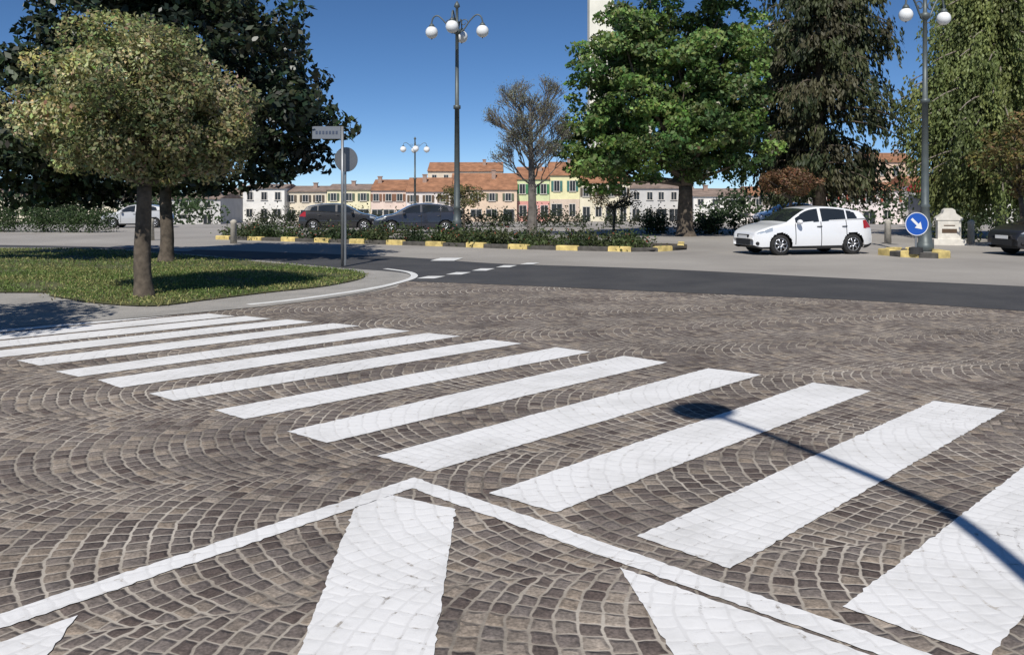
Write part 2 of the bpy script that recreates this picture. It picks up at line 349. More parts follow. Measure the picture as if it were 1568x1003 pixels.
tree("chestnut_tree",(9.25,42.7,0),2.6,.42,[((8.2,42.7,6.2),(4.9,4.6,3.5)),((9.3,42.7,11.3),(4.2,4.2,4.6)),((10.8,42.5,4.9),(2.8,3.4,2.4)),((5.0,42.3,4.7),(2.2,2.6,2.4)),((5.9,42,8.3),(2.9,3,2.6)),((6.2,42,9.9),(2.0,2.5,1.5)),((10.8,42.5,8.6),(3.2,3,2.8))],600,(.45,.95),135,.24,
  [(.135,.21,.055),(.105,.175,.045),(.17,.25,.07),(.06,.11,.032),(.15,.21,.075)],k=44,lim=.16,topz=10,flat=.55,varc=.45,aspect=.6,fr=(.35,1.),extra=(60,))
def bare_tree(name,base):
    e=place(name,base); bb=B(); tips=[]; C=Vector((base[0]-.1,base[1],5.6)); RX,RZ=2.35,2.75
    def rec(p,d,L,r,lv):
        q=p+d*L
        rel=Vector(((q.x-C.x)/RX,(q.y-C.y)/RX,(q.z-C.z)/RZ))
        if rel.length>1.05 and lv>1: tips.append(p); return
        bb.tube([p,(p+q)/2+Vector((random.gauss(0,.04),random.gauss(0,.04),0))*L,q],[r,r*.85,r*.7],5 if lv<3 else 4,False)
        if lv>=6: tips.append(q); tips.append(p.lerp(q,.6)); return
        for _ in range(3):
            a=random.uniform(0,2*math.pi); s=random.uniform(.3,.62)
            nd=(d+Vector((math.cos(a)*s,math.sin(a)*s,random.uniform(.0,.2)))).normalized()
            rec(q if random.random()<.4 else p.lerp(q,random.uniform(.5,.9)),nd,L*random.uniform(.72,.86),max(r*.62,.010),lv+1)
    b0=Vector(base); bb.tube([b0,b0+Vector((.03,0,1.3)),b0+Vector((0,0,2.6)),b0+Vector((-.05,0,4.8)),b0+Vector((-.1,0,6.6))],[.29,.22,.19,.11,.03],10)
    for i in range(15):
        a=i*2.4+.3; sp=1.25-.045*i; rec(b0+Vector((-.01*i,0,2.4+.23*i)),Vector((math.cos(a)*sp,math.sin(a)*sp,.9)).normalized(),.95,.055,1)
    bb.obj("trunk",M("bark_twig",(.14,.125,.11),.95,0,.3,5.),e)
    T=np.array([tuple(t) for t in tips]); T=T[rng.random(len(T))<.7]; T=np.repeat(T,2,0)+rng.normal(size=(len(T)*2,3))*.12
    leaves("buds",T,.07,np.array([.22,.24,.15])*(.7+.6*rng.random((len(T),1))),e)
bare_tree("budding_tree",(1.05,42.3,0))

def droop_tree(name,base,h,rad,prof,nb_,strand,per,size,pal,trr,barkm,droop=1.,thin=.35,z0=2.,wid=.18):
    e=place(name,base); bb=B(); b0=np.array(base,float)
    bb.tube([base,(base[0]+.1,base[1],h*.5),(base[0],base[1],h)],[trr,trr*.6,.05],10)
    P=[];C=[];Ln=[]; pal=np.array(pal)
    for i in range(nb_):
        t=rng.random()**.85; zz=z0+(h-z0)*t; R=rad*prof(t)*(.55+.55*rng.random()); a=rng.random()*2*math.pi
        d=np.array([math.cos(a),math.sin(a),0]); st=b0*[1,1,0]+[0,0,zz]
        pts=[]
        for s in np.linspace(0,1,7): pts.append(st+d*R*s+np.array([0,0,R*(.28*s-.42*s*s)]))
        bb.tube(pts,[.07*(1-j/7)+.012 for j in range(7)],5,False)
        cb=pal[rng.integers(len(pal))]*(.65+.7*rng.random())
        for s in rng.random(strand)**.6:
            p=st+d*R*s+np.array([0,0,R*(.28*s-.42*s*s)])+rng.normal(size=3)*[wid,wid,.08]
            L=droop*(.35+.9*rng.random())
            n=int(per*L)+1; tt=rng.random((n,1)); q=p+np.array([0,0,-1.])*tt*L+rng.normal(size=(n,3))*[.07,.07,.03]+d*.12*tt
            P.append(q); C.append(cb*(.7+.6*rng.random((n,1)))); Ln.append(np.tile([0,0,-1.],(n,1))+d*.3)
    bb.obj("trunk",barkm,e,True)
    leaves("foliage",np.concatenate(P),size,np.concatenate(C),e,None,None,thin,1.,np.concatenate(Ln))
droop_tree("conifer_tree",(17.6,46,0),19,5.1,lambda t:(1-t)**.4*(.6+.4*min(1,t*4)),310,32,9,.3,[(.07,.085,.035),(.09,.10,.045),(.095,.09,.05),(.04,.055,.025)],.4,m_bark,.9,.38,2.2,.3)
droop_tree("weeping_birch_tree",(24.4,40,0),16,5.4,lambda t:(1-t)**.5*(.7+.3*min(1,t*4)),330,30,12,.18,[(.17,.205,.07),(.20,.23,.075),(.13,.165,.055)],.25,m_bark2,2.2,.48,2.6)
tree("maple_tree",(19.4,30.5,0),1.9,.1,[((19.4,30.5,3.4),(1.6,1.5,1.5))],60,(.3,.55),110,.14,[(.17,.14,.05),(.15,.15,.05),(.2,.15,.06)],k=18,lim=.05)
tree("copper_tree",(13.9,40,0),1.9,.1,[((13.9,40,2.75),(1.5,1.4,.6))],50,(.25,.45),120,.12,[(.17,.095,.05),(.15,.09,.045)],k=18,lim=.05)
tree("young_street_tree",(6.6,52,0),1.3,.08,[((6.6,52,2.0),(1.5,1.4,.9))],34,(.25,.45),60,.13,[(.15,.11,.05),(.12,.12,.05)],k=14,lim=.04)
tree("young_street_tree",(-3.6,60,0),1.3,.1,[((-3.6,60,2.3),(1.9,1.6,.9))],34,(.3,.55),70,.15,[(.12,.13,.05),(.15,.13,.05)],k=14,lim=.04)
tree("young_street_tree",(19.6,58,0),1.3,.1,[((19.6,58,2.6),(1.9,1.6,1.0))],40,(.35,.6),80,.16,[(.12,.16,.05),(.15,.14,.05)],k=14,lim=.04)
tree("roadside_tree",(-8.9,8.0,0),2.0,.14,[((-8.7,8.0,3.3),(2.1,1.9,1.0))],80,(.35,.6),160,.12,[(.05,.09,.03),(.07,.11,.035)],k=18,lim=.06)

def hedge(name,pts,w,h0,h1,n,size,pal,extra=None,z0=.0):
    e=empty(name); P=[];C=[]; pal=np.array(pal); pts=np.array(KL(pts),float); seg=np.linalg.norm(np.diff(pts,axis=0),axis=1); cum=np.concatenate([[0],np.cumsum(seg)])
    nb=int(cum[-1]/.45)+1
    for i in range(nb):
        for jj in range(max(1,int(w/.7))):
            s=rng.random()*cum[-1]; k=min(np.searchsorted(cum,s,side='right')-1,len(seg)-1); f=(s-cum[k])/seg[k]
            p=pts[k]*(1-f)+pts[k+1]*f; d=(pts[k+1]-pts[k])/seg[k]; nrm=np.array([-d[1],d[0]])
            p=p+nrm*(rng.random()-.5)*w; hh=h0+(h1-h0)*rng.random(); r=.3+.2*rng.random()
            m_=max(6,int(n/nb/max(1,int(w/.7)))); v=rng.normal(size=(m_,3))*[r*.55,r*.55,hh*.28]; v[:,2]=np.abs(v[:,2]+hh*.5)
            v[:,0]+=p[0]; v[:,1]+=p[1]; v[:,2]+=gz(p[1]); P.append(v+[0,0,z0]); C.append(pal[rng.integers(len(pal))]*(.6+.8*rng.random((m_,1))))
    leaves("foliage",np.concatenate(P),size,np.concatenate(C),e,None,np.tile([0,-.3,.6],(sum(len(p) for p in P),1)),.6,.7)
    if extra:
        Pa=np.concatenate(P); idx=rng.choice(len(Pa),extra[0]); leaves("blossoms",Pa[idx]+[0,0,.1],extra[1],np.array(extra[2])*(.7+.5*rng.random((extra[0],1))),e)
    return e
kerb=[(-14.26,38.52),(-10.21,36.38),(-6.11,33.88),(-2.43,31.7),(.27,29.78),(3.12,28.48),(4.82,27.9),(6.3,29.3),(6.9,32)]
hedge("rose_bed",[(x+.4,y+1.8) for x,y in kerb[:7]],2.4,.25,.68,22000,.10,[(.05,.08,.028),(.075,.105,.035),(.03,.05,.02),(.07,.085,.035)],(350,.08,(.45,.12,.07)),.05)
hedge("boxwood_hedge",[(-38,50),(-24.5,49)],1.4,1.0,1.5,9000,.11,[(.04,.07,.022),(.055,.085,.03)])
hedge("laurel_hedge",[(-22,66),(12,60)],1.6,.8,1.2,9000,.15,[(.03,.045,.02),(.05,.06,.03)])
hedge("privet_hedge",[(8,47),(16.5,44.5)],1.2,.7,1.1,6000,.12,[(.035,.06,.02),(.05,.07,.025)])
hedge("evergreen_hedge",[(19,36.5),(29,33.5)],1.0,.8,1.3,6000,.11,[(.03,.05,.02),(.05,.07,.03)])
sheet("planting_bed_soil",[(x+.15,y+.2) for x,y in kerb]+[(6.5,33),(2,35.5),(-6,39.5),(-13.8,42)],.06,asphalt("bed_soil",(.05,.04,.03),(.09,.07,.05),2.))

def kerb_blocks(name,pts,Ly,Lb,h=.2,w=.22):
    e=empty(name); by=B();bk=B(); P=[Vector(p) for p in KL(pts)]
    cum=[0]
    for a,c in zip(P,P[1:]): cum.append(cum[-1]+(c-a).length)
    def at(s):
        for i in range(len(P)-1):
            if s<=cum[i+1]: t=(s-cum[i])/(cum[i+1]-cum[i]); return P[i].lerp(P[i+1],t)
        return P[-1]
    s=0;y=True
    while s<cum[-1]-.1:
        L=Ly if y else Lb; e1=min(s+L-.015,cum[-1]); a=at(s);c=at(e1); d=(c-a)
        if d.length<.05: break
        d.normalize(); n=Vector((-d.y,d.x)); hh=(h if y else h*.8)+random.uniform(-.012,.012)
        q=[a,c,c+n*w,a+n*w]; bev=.025
        ctr=(a+c+n*w)/2
        V=[(v.x,v.y,0) for v in q]+[(v.x,v.y,hh-bev) for v in q]+[(v.x+(ctr.x-v.x)*.1,v.y+(ctr.y-v.y)*.1,hh) for v in q]
        (by if y else bk).add(V,[(0,1,5,4),(1,2,6,5),(2,3,7,6),(3,0,4,7),(4,5,9,8),(5,6,10,9),(6,7,11,10),(7,4,8,11),(8,9,10,11)])
        s+=L; y=not y
    by.obj("yellow_blocks",M("kerb_yellow",(.60,.47,.18),.8,0,.4,4.),e); bk.obj("black_blocks",M("kerb_black",(.08,.074,.065),.85,0,.35,6.),e)
kerb_blocks("painted_kerb",kerb,.75,1.0,.17)
kerb_blocks("painted_kerb",[(12.1,26.4),(12.3,25.0),(13.2,24.5),(13.75,24.9),(13.9,26.3),(13.2,27.2),(12.1,26.4)],.55,.5,.2)
sheet("traffic_island",[(12.2,26.3),(12.4,25.1),(13.2,24.7),(13.6,25.0),(13.75,26.2),(13.2,27.0)],.12,m_walk)

Pn=[]
def inside(x,y,poly):
    c=False;j=len(poly)-1
    for i in range(len(poly)):
        if (poly[i][1]>y)!=(poly[j][1]>y) and x<(poly[j][0]-poly[i][0])*(y-poly[i][1])/(poly[j][1]-poly[i][1])+poly[i][0]: c=not c
        j=i
    return c
grK=KL(gr)
while len(Pn)<65000:
    x=random.uniform(-19,-3.0); y=random.uniform(12.0,28)
    if y>20 and random.random()<.6: continue
    bare=math.sin(x*1.1+2)*math.sin(y*1.4+x*.5)+math.sin(x*3.1+y*2.2)*.4
    if bare>.75 and random.random()<.75: continue
    if inside(x+random.gauss(0,.06),y,grK): Pn.append((x,y,.045+random.random()*.02))
Pn=np.array(Pn); patch=(np.sin(Pn[:,0]*1.7+np.sin(Pn[:,1]*1.3)*2)+np.sin(Pn[:,1]*2.3+Pn[:,0]*.6))[:,None]*.18
yel=(rng.random((len(Pn),1))+patch>.66)
gc=np.where(yel,[[.32,.31,.12]],[[.145,.21,.055]])*(.55+.9*rng.random((len(Pn),1)))
ge=empty("grass"); leaves("blades",Pn,.065,gc,ge,None,np.tile([0,0,.2],(len(Pn),1)),.26,.5,np.tile([0,0,.8],(len(Pn),1))+rng.normal(size=(len(Pn),3))*.6)
Q=[]
for a,c in zip(grK[8:],grK[9:40]):
    L=math.dist(a,c)
    for _ in range(int(L*14)):
        t=random.random(); Q.append((a[0]+(c[0]-a[0])*t+random.gauss(0,.12),a[1]+(c[1]-a[1])*t+random.gauss(0,.12),.03+random.random()*.02))
leaves("edge_weeds",np.array(Q),.06,np.array([.20,.17,.08])*(.5+rng.random((len(Q),1))),ge,None,None,.3)

# ---------------------------------------------------------------- street lamps and signs
m_post=M("lamp_post_grey_green",(.11,.13,.13),.5,.3,.15,4.)
m_globe=M("opal_globe",(.82,.83,.82),.25,0,.03,2.)
def k3(x,y,z=0): nx,ny=K(x,y); return (nx,ny,z+gz(ny))
def lamp(name,loc,H,arm,gr_,rot=0,narms=4,pr=.085):
    e=empty(name,loc,rot); p=B(); g=B()
    prof=[(0,.24),(.25,.24),(.28,.19),(.7,.17),(.8,.2),(.88,.15),(1.3,pr*1.15),(1.35,pr*1.5),(1.42,pr*1.1),(H*.55,pr*.85),(H*.551,pr*1.3),(H*.565,pr*1.3),(H*.567,pr*.75),(H*.86,pr*.6),(H*.865,pr*1.4),(H*.88,pr*1.5),(H*.885,pr*.6),(H*.97,pr*.5),(H*.975,pr*1.1),(H*.985,pr*.9),(H,.01)]
    p.tube([(0,0,z_) for z_,_ in prof],[r_ for _,r_ in prof],14)
    za=H*.91
    for i in range(narms):
        a=2*math.pi*i/narms; c,s=math.cos(a),math.sin(a)
        pts=[(0,za-.45),(.25*arm,za-.3),(.5*arm,za+.05),(.75*arm,za+.28),(.93*arm,za+.22),(arm,za+.02),(arm,za-.06)]
        sp=smooth_path([(x,z_) for x,z_ in pts],4)
        p.tube([(x*c,x*s,z_) for x,z_ in sp],.03,6)
        sc=[(.28*arm+math.cos(t)*(.16-.018*t),za-.02+math.sin(t)*(.16-.018*t)) for t in [j*.6 for j in range(12)]]
        p.tube([(x*c,x*s,z_) for x,z_ in sc],.018,5)
        gx,gy,gz_=arm*c,arm*s,za-.12-gr_
        p.tube([(gx,gy,za-.02),(gx,gy,za-.08),(gx,gy,za-.15)],[.05,.09,gr_*.55],12)
        g.sphere((gx,gy,gz_),gr_)
        p.tube([(gx,gy,gz_-gr_*.98),(gx,gy,gz_-gr_*1.15)],[.03,.01],6)
    p.obj("post",m_post,e,True); g.obj("globes",m_globe,e,True); return e
lamp("street_lamp",k3(-2.5,36.4),9.5,1.02,.25,math.radians(-105+8),4,.11)
lamp("street_lamp",(-11.2,98,gz(98)),10.9,1.35,.36,math.radians(-80),4,.14)
lamp("street_lamp",k3(13.5,26.1,.1),7.95,.72,.2,math.radians(20),2,.10)
e=empty("unseen_curved_lamp"); b=B()  # unseen lamp beside the camera, curve invented so its shadow falls on the zebra
pts=smooth_path([(1.5,0,0),(1.5,0,2),(1.49,0,3.6),(1.37,0,4.8),(1.18,0,5.35),(.61,0,6.5),(.2,0,7.2)],5)
b.tube(pts,[.07-.04*i/len(pts) for i in range(len(pts))],12); b.tube([(1.5,0,0),(1.5,0,.9),(1.5,0,1.0)],[.14,.12,.09],12)
b.obj("post",m_post,e,True); b=B(); b.sphere((.13,0,7.33),(.25,.23,.18)); b.obj("globe",m_globe,e,True)

m_galv=M("galvanised_steel",(.28,.29,.30),.45,.6,.1,5.)
m_signback=M("sign_back_grey",(.22,.23,.24),.5,.4,.08,3.)
m_white=M("enamel_white",(.75,.75,.74),.4,0,.04,3.)
m_blue=M("sign_blue",(.015,.09,.42),.35,0,.05,3.)
e=empty("street_name_sign",k3(-4.45,20.9,.03)); b=B(); b.tube([(0,0,0),(0,0,3.36)],.035,10); b.obj("pole",m_galv,e,True)
b=B(); b.box(-.72,-.04,-.015,.015,3.06,3.36); o_=b.obj("plate",M("plate_grey_blue",(.17,.19,.22),.5,0,.06,3.),e)
b=B()
for i in range(7): b.box(-.64+i*.08,-.64+i*.08+.05,-.02,-.017,3.17,3.25)
b.obj("lettering",M("letter_dark",(.05,.07,.12),.6),e)
def disc(b,c,r,th,n=28):
    V=[]
    for y in (-th/2,th/2):
        for k_ in range(n):
            t=2*math.pi*k_/n; V.append((c[0]+r*math.cos(t),c[1]+y,c[2]+r*math.sin(t)))
    b.add(V,[tuple(range(n)),tuple(range(n,2*n))[::-1]]+[(k_+n,(k_+1)%n+n,(k_+1)%n,k_) for k_ in range(n)])
e2=empty("round_traffic_sign",k3(-4.42,21.25,.03),math.radians(35)); b=B(); disc(b,(0,0,2.58),.3,.02); b.obj("disc",m_signback,e2)
b=B(); b.tube([(0,.06,0),(0,.06,2.85)],.03,8); b.box(-.2,.2,.012,.03,2.66,2.7); b.box(-.2,.2,.012,.03,2.44,2.48); b.obj("pole",m_galv,e2)
e=empty("keep_right_sign",k3(12.65,24.95,.1)); b=B(); disc(b,(0,0,.85),.33,.025,32); b.obj("disc",m_blue,e)
b=B(); n=32; V=[]
for rr in (.33,.31):
    for k_ in range(n): t=2*math.pi*k_/n; V.append((rr*math.cos(t),-.0155,.85+rr*math.sin(t)))
b.add(V,[(k_,(k_+1)%n,n+(k_+1)%n,n+k_) for k_ in range(n)])
c,s=math.cos(math.radians(-45)),math.sin(math.radians(-45))
A=[(-.21,.035),(.03,.035),(.03,.12),(.21,0),(.03,-.12),(.03,-.035),(-.21,-.035)]
b.add([(x*c-z_*s,-.0155,.85+x*s+z_*c) for x,z_ in A],[(0,1,5,6),(1,2,3),(1,3,5),(3,4,5)]); b.obj("arrow",m_white,e)
b=B(); b.tube([(0,.05,0),(0,.05,1.15)],.03,8); b.obj("pole",m_galv,e)
b=B(); b.tube([(0,.05,0),(0,.05,.18),(0,.05,.2)],[.2,.18,.1],16); b.obj("foot",M("black_rubber",(.03,.03,.03),.8),e)
for i,(x,y) in enumerate([(16.2,34.5),(19.5,34),(-12.0,34.5),(-16.9,37.5)]):
    e=empty("stone_bollard",k3(x,y)); b=B(); b.tube([(0,0,0),(0,0,.75),(0,0,.82),(0,0,.9)],[.13,.11,.14,.05],12); b.obj("post",M("pale_stone",(.42,.39,.33),.8,0,.2,8.),e,True)
mx_,my_=(1452-784)/1300*31.,31.
e=empty("stone_memorial",(mx_,my_,0),math.radians(-15),.62); b=B(); b.bbox(-.85,.85,-.45,.45,0,.35); b.bbox(-.62,.62,-.3,.3,.35,1.45)
b.prism_y([(-.72,1.45),(.72,1.45),(.72,1.58),(.35,1.85),(.3,2.05),(.15,2.15),(-.15,2.15),(-.3,2.05),(-.35,1.85),(-.72,1.58)],-.34,.34); b.obj("stone",M("white_stone",(.66,.63,.56),.8,0,.12,6.),e)
b=B(); b.box(-.4,.4,-.31,-.302,.7,.95); b.tube([(-.3,-.31,1.15),(.3,-.31,1.15)],.03,6); b.obj("inscription",M("bronze",(.12,.08,.05),.5,.4),e)

# ---------------------------------------------------------------- cars
m_glass=M("tinted_glass",(.02,.024,.028),.06,0,.1,2.,0,.5)
m_tyre=M("tyre_rubber",(.02,.02,.02),.85,0,.2,9.); m_rim=M("alloy_rim",(.45,.46,.48),.3,.8,.05,5.)
m_blk=M("black_trim",(.015,.015,.016),.5,0,.1,5.); m_red=M("tail_light",(.35,.02,.02),.2,0,.05,5.,0,.6); m_head=M("headlight_glass",(.45,.48,.5),.12,.3,.1,5.,0,.8)
def paintm(name,col): return M("car_paint_"+name,col,.35,0,.03,1.,0,.9)
def interp(x,pts):
    for (a,b_),(c_,d_) in zip(pts,pts[1:]):
        if x<=c_:
            t=(x-a)/(c_-a); return b_+(d_-b_)*t
    return pts[-1][1]
def car(name,loc,rz,scale,paint,L=3.97):
    e=empty(name,loc,rz,scale); k=L/3.97
    top=smooth_path([(0,.5),(.03,.66),(.15,.76),(.5,.89),(.95,.99),(1.3,1.2),(1.65,1.385),(1.95,1.46),(2.35,1.485),(2.85,1.455),(3.3,1.385),(3.55,1.325),(3.66,1.2),(3.78,1.04),(3.89,.92),(3.95,.75),(3.97,.6)],6)
    zb=lambda x: .19+.10*max(0,(.25-x)/.25)**2+.12*max(0,(x-3.6)/.37)**2
    belt=lambda x: .93+.06*(x-.95)
    def W(x):
        w=.855
        if x<.75: w*=1-.27*((.75-x)/.75)**2.6
        if x>3.45: w*=1-.16*((x-3.45)/.52)**2.4
        return w
    xs=np.linspace(0,3.97,166); V=[];nr=None
    for x in xs:
        zt=interp(x,top); z0=zb(x); r=.075 if zt>1.1 else .06
        zs=max(zt-r,z0+.1); bl=min(belt(x),zs-.01); w=W(x); ring=[]
        def hw(z_):
            f=1-.05*((.52-z_)/.35)**2 if z_<.52 else (1-.045*((z_-.52)/.42)**2 if z_<max(bl+.001,.94) else .955)
            y=w*f
            if z_>bl: y-= (z_-bl)*.36
            return y
        for i in range(18): z_=z0+(bl-z0)*i/18; ring.append((hw(z_),z_))
        for i in range(14): z_=bl+(zs-bl)*i/13; ring.append((hw(z_),z_))
        yk=hw(zs); rr=min(.11,yk*.3)
        for i in range(1,6): a=i/5*math.pi/2; ring.append((yk-rr*(1-math.cos(a)),zs+(zt-zs)*.72*math.sin(a)))
        yt=ring[-1][0]; zz=ring[-1][1]
        for i in range(1,6): t=i/5; ring.append((yt*(1-t),zz+(zt-zz)*math.sin(t*math.pi/2)))
        nr=len(ring)
        full=[(-y,z_) for y,z_ in ring]+[(y,z_) for y,z_ in ring[:-1][::-1]]
        V+=[((x-1.985)*k,y,z_) for y,z_ in full]
    n=2*nr-1; F=[];mi=[]
    for i in range(len(xs)-1):
        x=(xs[i]+xs[i+1])/2; zt=interp(x,top)
        for j in range(n-1):
            a=[V[i*n+j],V[i*n+j+1],V[(i+1)*n+j+1],V[(i+1)*n+j]]; z_=sum(v[2] for v in a)/4
            jj=j if j<nr-1 else n-2-j; bl=belt(x)
            if any((x-cx)**2+(z_-.31)**2<.375**2 for cx in (.8,3.25)) and jj<20: continue
            mt=0
            if 18<=jj<31 and 1.2<x<3.5:
                if z_>bl+.015 and z_<zt-.085 and not(2.10<x<2.19) and not(3.0<x<3.05) and x<3.45-(z_-1.0)*.45 and x>1.3: mt=1
            if jj>=34 and 1.02<x<1.72: mt=1
            if jj>=34 and 3.6<x<3.83: mt=1
            if jj<2: mt=2
            if jj<18 and (abs(x-1.28)<.012 or abs(x-2.16)<.012 or abs(x-3.02)<.012) and z_>.3: mt=2
            if x<.52 and .64+.12*x<z_<.76+.16*x and jj<31 : mt=4
            if x>3.62 and .80<z_<1.06 and jj<31: mt=3
            F.append((i*n+j,i*n+j+1,(i+1)*n+j+1,(i+1)*n+j)); mi.append(mt)
    F.append(tuple(range(n))); mi.append(0); F.append(tuple(range((len(xs)-1)*n,len(xs)*n))[::-1]); mi.append(0)
    mesh_obj("body",V,[f[::-1] for f in F],None,e,True,[paint,m_glass,m_blk,m_red,m_head],mi)
    b=B()
    b.box(-1.75*k,1.75*k,-.62,.62,.2,.75); b.box(-1.3*k,1.45*k,-.5,.5,.2,.92); b.obj("chassis",m_blk,e)
    t=B();rm=B()
    for cx in (.8,3.25):
        for sd in (-1,1):
            X=(cx-1.985)*k; y0=sd*.83; y1=sd*.64
            t.tube([(X,y0-sd*.01,.31),(X,y0,.31),(X,y0,.31),(X,y0-sd*.02,.31),(X,y1,.31)],[.2,.2,.28,.31,.31],26)
            rm.tube([(X,y0-sd*.03,.31),(X,y0-sd*.025,.31)],[.205,.205],24)
            rm.tube([(X,y0,.31),(X,y0+sd*.012,.31)],[.05,.04],12)
            for q in range(7):
                a=q*2*math.pi/7+.2; rm.tube([(X,y0+sd*.004,.31),(X+.2*math.cos(a),y0-sd*.002,.31+.2*math.sin(a))],[.024,.03],5)
            rm.tube([(X+.2*math.cos(a),y0+sd*.006,.31+.2*math.sin(a)) for a in [i_*2*math.pi/24 for i_ in range(25)]],.012,5,False)
    t.obj("tyres",m_tyre,e,True); rm.obj("rims",m_rim,e,True)
    b=B()
    b.box(-2.0*k,-1.975*k,-.42,.42,.30,.48); b.box(-1.998*k,-1.97*k,-.35,.35,.56,.62)
    for sd in (-1,1): b.sphere((-1.87*k,sd*.66,.36),(.06,.09,.06),10,6)
    b.obj("grille",m_blk,e)
    b=B()
    for sd in (-1,1): b.sphere((-.62*k,sd*.95,1.0),(.08,.11,.075),12,8)
    b.obj("mirrors",paint,e,True)
    b=B()
    for sd in (-1,1):
        for hx in (.02,.88): b.tube([(hx*k,sd*.845,.86),((hx+.09)*k,sd*.86,.865),((hx+.17)*k,sd*.845,.865)],.014,6)
    b.tube([(.95*k,0,1.45),(1.2*k,0,1.62)],[.008,.004],5); b.obj("handles",m_blk,e)
    b=B(); b.box(-2.008*k,-2.001*k,-.26,.26,.49,.59); b.box(1.986*k,1.995*k,-.26,.26,.72,.82); b.obj("number_plates",m_white,e)
    return e
car("white_hatchback_car",k3(9.88,27.3),math.radians(13),.98,paintm("white",(.78,.79,.80)))
car("dark_car",k3(18.5,26.6),math.radians(8),1.0,paintm("black",(.02,.02,.024)),4.3)
car("dark_car",k3(-5.7,48),math.radians(10),1.0,paintm("navy",(.02,.023,.035)),4.3)
car("dark_car",k3(-10.9,51),math.radians(188),1.0,paintm("grey",(.02,.02,.022)),4.2)
car("light_car",k3(-28,60),math.radians(5),.95,paintm("silver",(.45,.46,.47)),4.1)
car("light_car",k3(22,64),math.radians(8),1.0,paintm("white",(.78,.79,.80)),4.2)

# ---------------------------------------------------------------- buildings
def tile_mat(name,c):
    m,nt,b=nodes(name); g=N(nt,"ShaderNodeNewGeometry"); w=N(nt,"ShaderNodeTexWave",Scale=1.6,Distortion=.6); w.bands_direction='X'
    nt.links.new(g.outputs["Position"],w.inputs["Vector"]); n=N(nt,"ShaderNodeTexNoise",Scale=.9,Detail=6.); nt.links.new(g.outputs["Position"],n.inputs["Vector"])
    r=ramp(nt,[(.3,tuple(x*.65 for x in c)),(.7,tuple(x*1.25 for x in c))]); nt.links.new(n.outputs[0],r.inputs[0])
    wr=ramp(nt,[(0,.75),(1,1.1)]); nt.links.new(w.outputs[1],wr.inputs[0])
    nt.links.new(mixc(nt,1.,r.outputs[0],wr.outputs[0],'MULTIPLY'),b.inputs["Base Color"]); b.inputs["Roughness"].default_value=.9; return m
m_tile=tile_mat("terracotta_tiles",(.36,.175,.095)); m_tile2=tile_mat("weathered_tiles",(.28,.21,.17))
m_win=M("window_glass",(.03,.035,.04),.15,0,.2,1.); m_frame=M("stone_trim",(.6,.57,.52),.8)
def building(name,x0,x1,y,dep,z0,eave,ridge,wall,tile=None,cols=None,shut=None,ground=None,floors=2,chim=1,awn=None):
    e=empty(name,((x0+x1)/2,y,z0)); w=(x1-x0)/2; tile=tile or m_tile
    wm=M("plaster_%s_%d"%(name,int(x0)),wall,.9,0,.1,.6)
    b=B(); b.box(-w,w,0,dep,0,eave); b.obj("walls",wm,e)
    if ground:
        b=B(); b.box(-w+.02,w-.02,-.06,-.004,.0,eave/floors*.95); b.obj("ground_floor",M("plaster_g_%s_%d"%(name,int(x0)),ground,.9,0,.1,.6),e)
    o_=.3; h=ridge
    b=B(); V=[(-w-.1,-o_,eave+.004),(w+.1,-o_,eave+.004),(w+.1,dep+o_,eave+.004),(-w-.1,dep+o_,eave+.004),(-w-.1,dep/2,h),(w+.1,dep/2,h)]
    V+=[(-w-.1,-o_,eave-.12),(w+.1,-o_,eave-.12),(w+.1,-.004,eave-.12),(-w-.1,-.004,eave-.12)]
    b.add(V,[(0,1,5,4),(2,3,4,5),(1,2,5),(3,0,4),(0,3,2,1),(6,7,1,0),(9,8,7,6)]); b.obj("roof",tile,e)
    gl=B();fr_=B();sh=B(); n=cols or max(2,int((x1-x0)/4)); fh=eave/floors
    for fl in range(floors):
        for i in range(n):
            cx=-w+(i+.5)*(2*w/n)+random.uniform(-.12,.12); ww=.45; zb_=fl*fh+(.3*fh if fl else .05); zt_=fl*fh+.74*fh
            if fl==0: ww=random.choice([.5,.6,.9]); zb_=.05 if random.random()<.6 else .9
            gl.box(cx-ww,cx+ww,-.10,-.065,zb_,zt_)
            fr_.box(cx-ww-.1,cx-ww-.005,-.14,-.065,zb_,zt_+.1); fr_.box(cx+ww+.005,cx+ww+.1,-.14,-.065,zb_,zt_+.1); fr_.box(cx-ww-.002,cx+ww+.002,-.14,-.065,zt_+.005,zt_+.1)
            if fl: fr_.box(cx-ww-.2,cx+ww+.2,-.2,-.065,zb_-.12,zb_-.005)
            fr_.box(cx-.03,cx+.03,-.125,-.102,zb_,zt_)
            if shut and fl:
                for sd in (-1,1): a=cx+sd*(ww+.33); sh.box(a-.21,a+.21,-.17,-.065,zb_,zt_)
    gl.obj("windows",m_win,e); fr_.obj("window_frames",m_frame,e)
    if shut and sh.V: sh.obj("shutters",M("shutter_%.2f_%.2f"%(shut[0],shut[1]),shut,.7),e)
    b=B()
    for i in range(chim):
        cx=random.uniform(-w*.7,w*.7); b.box(cx-.35,cx+.35,dep*.3,dep*.3+.6,eave+.3,ridge+.4); b.box(cx-.45,cx+.45,dep*.3-.1,dep*.3+.7,ridge+.405,ridge+.55)
    if chim: b.obj("chimney",M("chimney_plaster",(.35,.25,.2),.9),e)
    if awn:
        b=B(); b.add([(awn[0],-.07,2.9),(awn[1],-.07,2.9),(awn[1],-1.4,2.3),(awn[0],-1.4,2.3),(awn[1],-1.4,2.1),(awn[0],-1.4,2.1)],[(0,1,2,3),(3,2,4,5)]); b.obj("awning",M("awning_red",(.5,.05,.04),.8),e)
    return e
